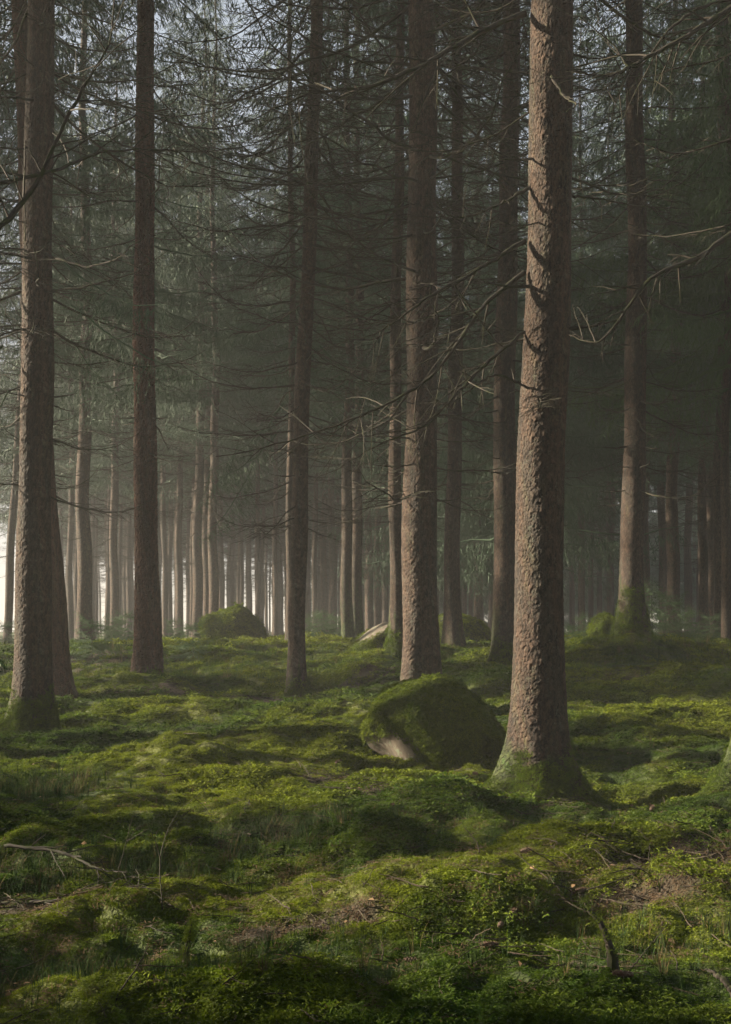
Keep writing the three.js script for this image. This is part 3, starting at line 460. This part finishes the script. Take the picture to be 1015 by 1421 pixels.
function standTree(px, d, wide, { lean = 0, moss = false, crown = crownFar, low = false, label, group, dead = true, name = 'spruce_tree', x = (px - 507.5) * d / 1500 } = {}) {
  const k = moss ? 3 : Math.floor(RS() * 3), t = thing(name, label, 'tree', x, ground(x, d, false) - 0.05, -d, group);
  const tr = part('trunk', standTrunks[k].g, barkMat, t), w = wide / 0.3; tr.scale.set(w, 1, w);
  const list = low ? (d > 0 && d < 48 ? [crownYoung] : crownLow) : crown, c = part('crown', list[Math.floor(RS() * list.length)], needleMat, t, 'stuff'); c.rotation.y = RS() * 6.28; c.position.y = low ? 0 : (RS() - 0.6) * 1.6; if (low && d > 0 && d < 48) c.scale.set(1.25, 1.4, 1.25);
  if (dead && !low) { const b = part('dead_branches', standDead[Math.floor(RS() * 4)], deadMat, t, 'stuff'); b.rotation.y = RS() * 6.28; }
  t.rotation.set(0, 0, -lean); return t;
}
const SUNLIT = 'slim sunlit spruce trunk in the glowing mist beyond the ridge', DIM = 'slim dusky spruce trunk in the dim mist behind the right-hand trees'.replace('right-hand ', 'mossy mound ');
const GS = 'slim spruces in the misty stand';
for (const [px, d, w, lean] of [[10, 34, 0.26, 0.045], [86, 52, 0.24, 0.0], [98, 44, 0.26, 0.0], [107, 55, 0.24, 0.0], [148, 48, 0.22, 0.03], [160, 40, 0.34, 0.0], [180, 56, 0.26, 0.0], [236, 50, 0.26, 0.0], [250, 42, 0.3, 0.0], [262, 60, 0.25, 0], [275, 38, 0.38, 0.01], [289, 40, 0.34, 0.0], [298, 37, 0.36, 0.0], [309, 58, 0.26, 0.0], [322, 62, 0.26, 0.0], [332, 66, 0.26, 0], [358, 48, 0.25, 0.01], [364, 55, 0.22, 0.012], [381, 52, 0.22, 0.0], [387, 60, 0.26, 0], [403, 26, 0.2, 0.0], [437, 44, 0.22, 0.0], [451, 47, 0.32, 0.0], [463, 44, 0.34, 0.0], [474, 46, 0.28, 0.01], [513, 40, 0.3, 0.0], [524, 38, 0.24, 0.0], [535, 44, 0.26, 0.0], [30, 58, 0.26, 0.01], [52, 50, 0.24, 0], [132, 64, 0.26, 0], [170, 70, 0.3, 0], [222, 64, 0.26, 0.0], [345, 72, 0.3, 0], [420, 66, 0.28, 0]])
  standTree(px, d, w, { lean, crown: d < 42 ? crownNear : crownFar, label: lean > 0.04 ? 'bright sunlit trunk leaning beside the grey-barked spruce' : lean > 0.02 ? 'slim sunlit trunk leaning aside among the upright ones' : SUNLIT, group: GS });
for (let k = 0; k < 34; k++) standTree(64 + 500 * (k + RS() * 0.9) / 34, 44 + 40 * RS(), 0.2 + 0.1 * RS(), { lean: (RS() - 0.5) * 0.03, label: SUNLIT, group: GS });
for (let k = 0; k < 60; k++) standTree(66 + 400 * (k + RS() * 0.9) / 60, 52 + 48 * RS(), 0.15 + 0.07 * RS(), { lean: (RS() - 0.5) * 0.04, label: SUNLIT, group: GS });
for (const [px, d, what] of [[206, 26, 'furrowed red-brown trunk'], [50, 24, 'grey-barked trunk with mossy foot'], [877, 25, 'dark trunk on the raised mound']]) standTree(px, d, 0.24, { crown: crownNear, label: `spruce with dark drooping boughs standing right behind the ${what}`, group: GS });
standTree(119, 30, 0.42, { crown: crownNear, label: 'grey-green trunk, thicker than the slim sunlit trunks around it', group: GS });
standTree(484, 28, 0.30, { crown: crownNear, moss: true, label: 'one of two moss-footed trunks rising from the dark bush', group: GS });
standTree(498, 29, 0.30, { crown: crownNear, moss: true, label: 'one of two moss-footed trunks rising from the dark bush', group: GS });
for (const [px, d, w] of [[645, 46, 0.24], [654, 50, 0.2], [668, 58, 0.26], [682, 44, 0.24], [808, 38, 0.24], [820, 52, 0.26], [832, 60, 0.3], [848, 46, 0.26], [898, 36, 0.28], [921, 40, 0.3], [937, 30, 0.36], [958, 50, 0.28], [978, 31, 0.28], [989, 33, 0.3], [1004, 27, 0.36], [1030, 34, 0.34], [1060, 28, 0.3], [795, 56, 0.28]])
  standTree(px, d, w, { crown: d < 40 ? crownNear : crownFar, label: DIM, group: GS });
for (let k = 0; k < 16; k++) standTree(610 + 430 * (k + RS() * 0.9) / 16, 40 + 26 * RS(), 0.22 + 0.1 * RS(), { label: DIM, group: GS });
// the wood that closes the view and shades it: farther rows, the sides and behind the viewpoint
const R2 = rng(99), WOOD = 'spruces of the surrounding wood';
for (let k = 0; k < 24; k++) { const px = -60 + 580 * (k + R2() * 0.8) / 24, d = 72 + 34 * R2(); standTree(px, d, 0.26 + 0.12 * R2(), { low: px > 330 && R2() < 0.5, dead: false, label: 'far spruce, a faint shape in the glowing mist', group: WOOD }); }
for (let k = 0; k < 34; k++) { const px = 500 + 600 * (k + R2() * 0.8) / 34, d = 72 + 36 * R2(); standTree(px, d, 0.26 + 0.12 * R2(), { low: true, dead: false, label: 'far spruce with low boughs, a dim shape in the dark mist', group: WOOD }); }
const beside = (x, d, low) => standTree(0, d, 0.32, { x, low, dead: false, label: 'spruce of the dense wood that shuts out the sky beside the path', group: WOOD });
for (let k = 0; k < 34; k++) { const d = 3 + 55 * R2(), x = 0.36 * d + 2.6 + 16 * R2(); beside(x, d, R2() < 0.3); }        // right side
for (let k = 0; k < 36; k++) { const x = -16 + 36 * R2(), d = -3 - 22 * R2(); beside(x, d, R2() < 0.35); }                  // behind the viewpoint
for (const [x, d, low] of [[-5.4, 1.6, true], [-7, 2.2, true], [-8.5, 0.6, true], [-10.5, 2.6, true], [-9.5, -2, true], [-13.5, 2.8, true], [-6.5, -2, true], [-4.6, 0.2, true], [-20, 22, false]]) beside(x, d, low);   // thinner towards the sun
for (const [x, d] of [[-9.5, 12.8], [-13, 14.2], [-12.5, 18.4], [-14.5, 22.5], [-12.5, 24], [-17, 19.5], [-17, 27], [-19, 21], [-21, 16.5], [-24, 28], [-23, 20], [-12, 2], [-16, 3], [-10, 27]]) standTree(0, d, 0.3, { x, crown: crownHigh, dead: false, label: 'tall clear-stemmed spruce of the open wood towards the sun', group: WOOD });
for (const [px, d] of [[560, 52], [600, 44], [640, 66], [720, 56], [770, 48], [590, 31], [605, 38], [665, 36], [705, 28], [745, 32], [752, 25], [768, 40]]) standTree(px, d, 0.3, { low: true, label: 'low-boughed dark spruce closing the gap between the middle trunks', group: WOOD }).children[1].position.y = 1.8;
for (const [px, d] of [[1010, 22], [1050, 19]]) { const t = standTree(px, d, 0.2, { low: true, dead: false, label: 'young spruce with bright green hanging boughs at the edge of the wood', group: 'bright green young spruces' }); t.children[1].material = youngNeedleMat; t.children[1].position.y = 4.2; }

// ───────────────────────── boulders ─────────────────────────
const stoneTex = texture(512, 512, (x, y) => { const v = 0.7 + 0.3 * (0.5 * vnoise(x / 32, y / 32, 5, 16, 16) + 0.3 * vnoise(x / 6, y / 6, 6, 85, 85) + 0.2 * hash(x, y, 8)), l = smooth(0.62, 0.72, 0.6 * vnoise(x / 24, y / 24, 15, 21, 21) + 0.4 * vnoise(x / 5, y / 5, 16, 102, 102)); return [v * lerp(0.70, 0.78, l), v * lerp(0.62, 0.80, l), v * lerp(0.54, 0.66, l)]; }, 3, true);
const stoneMat = new THREE.MeshStandardMaterial({ map: stoneTex, bumpMap: stoneTex, bumpScale: 0.02, roughness: 0.9, vertexColors: true, name: 'stone' });
function boulder({ x, d, size, sink = 0.2, seed, cuts = [], bare, label, n = 900, clump = 1, lumps = 0.18, name = 'boulder', detail = 40, turn = 0 }) {
  const y = ground(x, d), t = thing(name, label, 'boulder', x, y - sink * size[1], -d, 'mossy boulders');
  const g = new THREE.SphereGeometry(1, detail * 2, detail), p = g.attributes.position, v = new THREE.Vector3(), c = [];
  for (let i = 0; i < p.count; i++) {
    v.fromBufferAttribute(p, i); const s = 1 + lumps * (noise3(v.x * 1.4 + seed, v.y * 1.4, v.z * 1.4, seed) - 0.5) * 2 + lumps * 0.45 * (noise3(v.x * 4 + seed, v.y * 4, v.z * 4, seed + 1) - 0.5) * 2 + 0.09 * (noise3(v.x * 10 + seed, v.y * 10, v.z * 10, seed + 2) - 0.5); v.multiplyScalar(s);
    for (const [a, b, e, q] of cuts) { const k = v.x * a + v.y * b + v.z * e - q + 0.1 * (noise3(v.x * 3, v.y * 3, v.z * 3, seed + 5) - 0.5), w = 0.09, over = k > w ? k : k > -w ? (k + w) * (k + w) / (4 * w) : 0; v.addScaledVector(new THREE.Vector3(a, b, e), -over * 0.9); }
    p.setXYZ(i, v.x * size[0], v.y * size[1] + size[1] * 0.5, v.z * size[2]);
  }
  g.computeVertexNormals();
  const isBare = (q, nn) => (bare ? bare(q, nn) : 0);
  for (let i = 0; i < p.count; i++) { v.fromBufferAttribute(p, i); const b = isBare(v, g.attributes.normal.getY(i)); c.push(lerp(0.10, 0.36, b), lerp(0.17, 0.37, b), lerp(0.04, 0.36, b)); }
  g.setAttribute('color', new THREE.BufferAttribute(new Float32Array(c), 3));
  const uv = g.attributes.uv; for (let i = 0; i < uv.count; i++) uv.setXY(i, uv.getX(i) * 4 * size[0], uv.getY(i) * 2 * size[1]);
  part('rock', g, stoneMat, t);
  const R = rng(seed + 40), list = [], nn = new THREE.Vector3();
  for (let tries = 0; list.length < n && tries < n * 30; tries++) {
    const i = Math.floor(R() * p.count); v.fromBufferAttribute(p, i); nn.fromBufferAttribute(g.attributes.normal, i);
    if (v.y < sink * size[1] * 0.6 || R() > Math.max(0.12, Math.sqrt(v.x * v.x / size[0] ** 2 + v.z * v.z / size[2] ** 2)) || R() < isBare(v, nn.y)) continue;
    list.push([v.clone().add(new THREE.Vector3((R() - 0.5) * 0.04, (R() - 0.5) * 0.02, (R() - 0.5) * 0.04)), nn.clone().lerp(Y, 0.15).normalize(), clump * (0.55 + 1.0 * R() * R() + 0.3 * R()), 0.35 + 0.6 * vnoise(v.x * 5, v.z * 5 + v.y * 4, 3)]);
  }
  addMoss(t, list); t.rotation.y = turn; return t;
}
boulder({ x: 0.66, d: 10.8, size: [0.72, 0.62, 0.62], sink: 0.12, seed: 3, cuts: [[-0.72, -0.42, 0.55, 0.52], [0.78, 0.58, 0.22, 0.74], [-0.52, 0.80, 0.30, 0.86]], lumps: 0.33, n: 6500, clump: 1.15, detail: 60, bare: (v, ny) => smooth(0.12, -0.02, ny + 0.1) * smooth(-0.04, -0.2, v.x) * smooth(0.5, 0.34, v.y + (vnoise(v.x * 9, v.y * 9, 4) - 0.5) * 0.2), label: 'large round boulder thick with moss, bare stone showing at its foot' });
boulder({ x: -3.4, d: 28, size: [0.85, 0.62, 0.8], sink: 0.05, seed: 9, lumps: 0.34, cuts: [[0.8, 0.55, 0.2, 0.6], [-0.3, 0.9, 0.3, 0.8]], n: 1500, clump: 2.2, label: 'round mossy boulder on the ridge in front of the sunlit trunks' });
boulder({ x: 0.22, d: 21, size: [0.55, 0.55, 0.6], sink: 0.2, seed: 14, cuts: [[-0.55, 0.8, 0.2, 0.5]], lumps: 0.15, n: 420, clump: 1.6, bare: (v, ny) => smooth(0.35, 0.75, ny) * smooth(0.3, 0.45, v.y), label: 'angular pale rock with bare sloping top beside the slim mossy-footed spruce' });
boulder({ x: 2.0, d: 24, size: [0.75, 0.5, 0.7], sink: 0.1, seed: 21, lumps: 0.2, n: 500, clump: 1.8, label: 'dark boulder half hidden behind the stout spruce' });
boulder({ x: 4.35, d: 19.6, size: [0.34, 0.36, 0.34], sink: 0.35, seed: 27, lumps: 0.4, n: 500, clump: 1.4, label: 'small bright green mossy boulder behind the spruce on the raised mound' });

// ───────────────────────── saplings and bushes ─────────────────────────
const saplingStem = (() => { const g = new Geo(), p = [], r = []; for (let i = 0; i <= 8; i++) { p.push([Math.sin(i) * 0.01, -0.1 + i * 0.29, Math.cos(i * 1.7) * 0.01]); r.push(0.018 * (1 - i / 9)); } g.tube(p, r, 6); return g.build(); })();
const R3 = rng(321);
function sapling(px, d, h, label, group = 'spruce saplings on the ridge') {
  const x = (px - 507.5) * d / 1500, t = thing('spruce_sapling', label, 'sapling', x, ground(x, d) - 0.03, -d, group), s = h / 2.1;
  const a = part('stem', saplingStem, deadMat, t); a.scale.setScalar(s); const c = part('crown', crownSapling[Math.floor(R3() * 2)], youngNeedleMat, t, 'stuff'); c.scale.set(s * 1.05, s, s * 1.05); c.rotation.y = R3() * 6.28;
}
sapling(128, 22, 1.1, 'thin feathery spruce sapling between the grey-barked and furrowed trunks');
sapling(268, 21.5, 0.95, 'small spruce sapling in the grass beside the furrowed red-brown trunk');
for (const [x, d, h] of [[-4.8, 8.1, 3.0], [-3.9, 4.9, 2.4], [-3.3, 4.0, 2.2]]) sapling(507.5 + x * 1500 / d, d, h, 'young spruce shading the hollow beside the path', 'young spruces shading the hollow');
for (const [px, d, h] of [[12, 27, 0.9], [32, 28, 0.7], [160, 28, 0.9], [178, 27, 1.0], [150, 27, 0.6], [196, 28, 0.7], [240, 27, 0.7]]) sapling(px, d, h, 'low bushy sapling in front of the sunlit trunks');
for (const [px, d, h] of [[905, 23, 1.5], [930, 24, 1.2], [955, 25, 0.9], [885, 24, 0.9], [990, 25, 0.8], [810, 24, 0.7], [795, 22, 0.6]]) sapling(px, d, h, 'low bushy sapling in the dim mist near the raised mound', 'saplings behind the mound');
for (const [px, d, h] of [[415, 29, 0.8], [430, 30, 0.95], [447, 29.5, 1.0], [463, 30, 0.95], [478, 29, 0.75]]) sapling(px, d, h, 'dark low sapling in the bush around the two moss-footed trunks', 'dark bush on the ridge');

// ───────────────────────── fallen wood, cones, twigs ─────────────────────────
function stick(name, label, pts, r0, seed, { mat = deadMat, moss = 0, twigs = 0 } = {}) {
  const o = pts[0], t = thing(name, label, 'stick', o[0], o[1], o[2]);
  r0 *= 1.25; longBranch(t, pts.map((p) => [p[0] - o[0], p[1] - o[1], p[2] - o[2]]), r0, seed, twigs, 0.3, 'wood', 0.006);
  if (moss) { const R = rng(seed), c = new THREE.CatmullRomCurve3(pts.map((p) => new THREE.Vector3(p[0] - o[0], p[1] - o[1], p[2] - o[2]))), l = []; for (let k = 0; k < moss; k++) { const a = R() * 6.28, n = new THREE.Vector3(Math.cos(a), 0.4 + R(), Math.sin(a)).normalize(); l.push([c.getPoint(R()).addScaledVector(n, r0 * 0.6), n, 0.28 + 0.25 * R(), 0.5]); } addMoss(t, l); }
  return t;
}
const g3 = (x, d, up = 0) => [x, ground(x, d) + up, -d];
stick('fallen_branch', 'thin fallen branch lying flat across the dark hollow', [g3(-2.1, 5.9, 0.05), g3(-1.6, 5.82, 0.04), g3(-1.35, 5.8, 0.04), g3(-1.12, 5.8, 0.05)], 0.015, 71, { twigs: 10 });
stick('upright_stick', 'short mossy stick standing upright in the grass', [g3(-0.845, 5.0, -0.05), g3(-0.83, 5.0, 0.06), g3(-0.815, 5.0, 0.13), g3(-0.80, 5.0, 0.2)], 0.014, 72, { moss: 50 });
stick('broken_branch', 'broken pale branch end rising from the moss beside fallen cones', [g3(0.93, 4.1, -0.05), [0.93, ground(0.93, 4.1) + 0.12, -4.08], [0.90, ground(0.93, 4.1) + 0.22, -4.1], [0.84, ground(0.93, 4.1) + 0.30, -4.15]], 0.026, 73, { twigs: 0, moss: 30 });
stick('broken_branch', 'splintered pale wood end beside the bank of twigs', [g3(1.42, 4.02, 0.0), g3(1.36, 4.1, 0.09), g3(1.31, 4.16, 0.13)], 0.022, 74);
stick('thin_stem', 'thin leaning dead stem over the twig litter', [g3(1.02, 4.3, 0.0), [1.12, ground(1.02, 4.3) + 0.12, -4.3], [1.24, ground(1.02, 4.3) + 0.27, -4.3]], 0.004, 76);
stick('thin_stem', 'thin arching dead stem in the dark hollow', [g3(-1.05, 5.6, 0), [-1.08, ground(-1.05, 5.6) + 0.25, -5.7], [-1.02, ground(-1.05, 5.6) + 0.45, -5.8], [-0.85, ground(-1.05, 5.6) + 0.6, -5.9]], 0.004, 77, { twigs: 3 });
stick('fallen_branch', 'tangled dead branch lying in the shaded hollow behind the thin fallen branch', [g3(-2.2, 6.6, 0.15), g3(-1.8, 6.4, 0.22), g3(-1.5, 6.1, 0.14), g3(-1.3, 5.9, 0.1)], 0.012, 78, { twigs: 16 });
{                                                                     // litter of twigs
  const R = rng(808), vs = [0, 1, 2].map((k) => deadBranch(860 + k, 0.34, 0.0035, k, { droop: 0.02, lift: 0.05 })), ms = [[], [], []], cs = [[], [], []];
  const drop = (x, d, up) => { const v = Math.floor(R() * 3), p = onGround(x, d); p.y += 0.01 + up * R(); const n = normalAt(x, d).lerp(new THREE.Vector3((R() - 0.5) * 2, 1, (R() - 0.5) * 2).normalize(), 0.35).normalize(), b = 0.6 + 0.9 * R(); ms[v].push(place(p, n, R() * 6.28, 0.2 + 0.6 * R() * R() + 0.15 * R())); cs[v].push(new THREE.Color().setRGB(1.0 * b, 0.85 * b, 0.72 * b)); };
  for (const [x, d, p, q, t] of litterSpots) { const n = Math.round(t * p * q * 600); for (let k = 0; k < Math.min(n, 420); k++) drop(x + (R() + R() - 1) * p * 1.1, d + (R() + R() - 1) * q * 1.1, 0.05); }
  for (let k = 0; k < 1100; k++) { const d = 4 + 11 * R() ; drop((R() * 2 - 1) * (0.36 * d + 0.5), d, 0.03); }
  ms.forEach((m, v) => { const o = scatter(numbered('twig_litter'), vs[v], deadMat, m, cs[v]); Object.assign(o.userData, { label: 'dead twigs littering the moss and bare needle patches', category: 'twigs' }); });
}
{
  const R = rng(611), needle = new Geo(), leaf = new Geo(), mn = [], cn = [], ml = [], cl = [];
  for (let k = 0; k < 16; k++) { const a = R() * 6.28, b = R() * 6.28, q = 0.05 * R(); needle.diamond([Math.cos(a) * q, 0.004 + 0.006 * R(), Math.sin(a) * q], [Math.cos(b), 0.1, Math.sin(b)], [-Math.sin(b), 0.3, Math.cos(b)], 0.02 + 0.015 * R(), 0.003); }
  leaf.diamond([-0.016, 0, 0], [0.95, 0.25, 0], [0, 0.25, 0.95], 0.034, 0.022, 0.3);
  for (let k = 0; k < 9000; k++) { const d = 3.8 + 12 * R() * R() + 2 * R(), x = (R() * 2 - 1) * (0.37 * d + 0.6), l = litter(x, d); if (R() > 0.25 + l) continue; const p = onGround(x, d); p.y += l > 0.4 ? 0.004 : 0.018; const b = 0.6 + 0.8 * R(); mn.push(place(p, normalAt(x, d), R() * 6.28, 0.8 + 0.8 * R())); cn.push(new THREE.Color().setRGB(0.10 * b, 0.062 * b, 0.032 * b)); }
  for (let k = 0; k < 420; k++) { const d = 4 + 11 * R(), x = (R() * 2 - 1) * (0.36 * d + 0.4); if (R() > 0.35 + litter(x, d)) continue; const p = onGround(x, d), b = 0.6 + 0.7 * R(); p.y += 0.025; ml.push(place(p, new THREE.Vector3((R() - 0.5) * 1.4, 1, (R() - 0.5) * 1.4).normalize(), R() * 6.28, 0.7 + 0.7 * R())); cl.push(new THREE.Color().setRGB(0.26 * b, 0.165 * b, 0.085 * b)); }
  Object.assign(scatter('needle_litter', needle.build(), mossMat, mn, cn).userData, { label: 'fallen brown spruce needles strewn over moss and bare soil', category: 'needles' });
  Object.assign(scatter('dry_leaves', leaf.build(), mossMat, ml, cl).userData, { label: 'small tan dry leaves scattered on the moss', category: 'leaves' });
}
const coneGeo = (() => { const g = new Geo(), R = rng(5); for (let k = 0; k < 46; k++) { const t = k / 46, a = k * 2.4, r = 0.017 * Math.sin(Math.PI * (0.12 + 0.82 * t)), y = (t - 0.5) * 0.10, d = [Math.cos(a) * 0.8, 0.6, Math.sin(a) * 0.8]; g.diamond([Math.cos(a) * r * 0.4, y, Math.sin(a) * r * 0.4], d, [-Math.sin(a), 0, Math.cos(a)], 0.012 + r * 0.6, 0.017); } g.tube([[0, -0.05, 0], [0, -0.02, 0], [0, 0.02, 0], [0, 0.05, 0]], [0.006, 0.012, 0.012, 0.003], 8); return g.build(); })();
const coneMat = new THREE.MeshStandardMaterial({ color: new THREE.Color().setRGB(0.11, 0.066, 0.042), roughness: 0.8, name: 'cone scales' });
const R4 = rng(17);
for (const [px, py] of [[808, 1242], [715, 1272], [695, 1290], [572, 1338], [680, 1318], [865, 1382], [730, 1188], [905, 1128], [905, 1125], [660, 1078], [545, 1120], [470, 1060]]) {
  let d = 4; for (; d < 14; d += 0.02) { const x = (px - 507.5) * d / 1500; if (1.5 - ground(x, d) <= (py - 870) * d / 1500) break; }
  const x = (px - 507.5) * d / 1500, t = thing('spruce_cone', 'brown spruce cone fallen on the moss', 'cone', x, ground(x, d) + 0.018, -d, 'fallen spruce cones'); part('scales', coneGeo, coneMat, t); t.rotation.set(Math.PI / 2 + (R4() - 0.5) * 0.5, 0, R4() * 6.28); t.scale.setScalar(0.65 + 0.25 * R4());
}
{ let n = 0; const seen = new Set(); scene.traverse((o) => { if (o.isMesh && !seen.has(o.geometry)) { seen.add(o.geometry); n += (o.geometry.index?.count ?? o.geometry.attributes.position.count) / 3; } }); console.log('triangles', n); }
renderer.render(scene, camera);
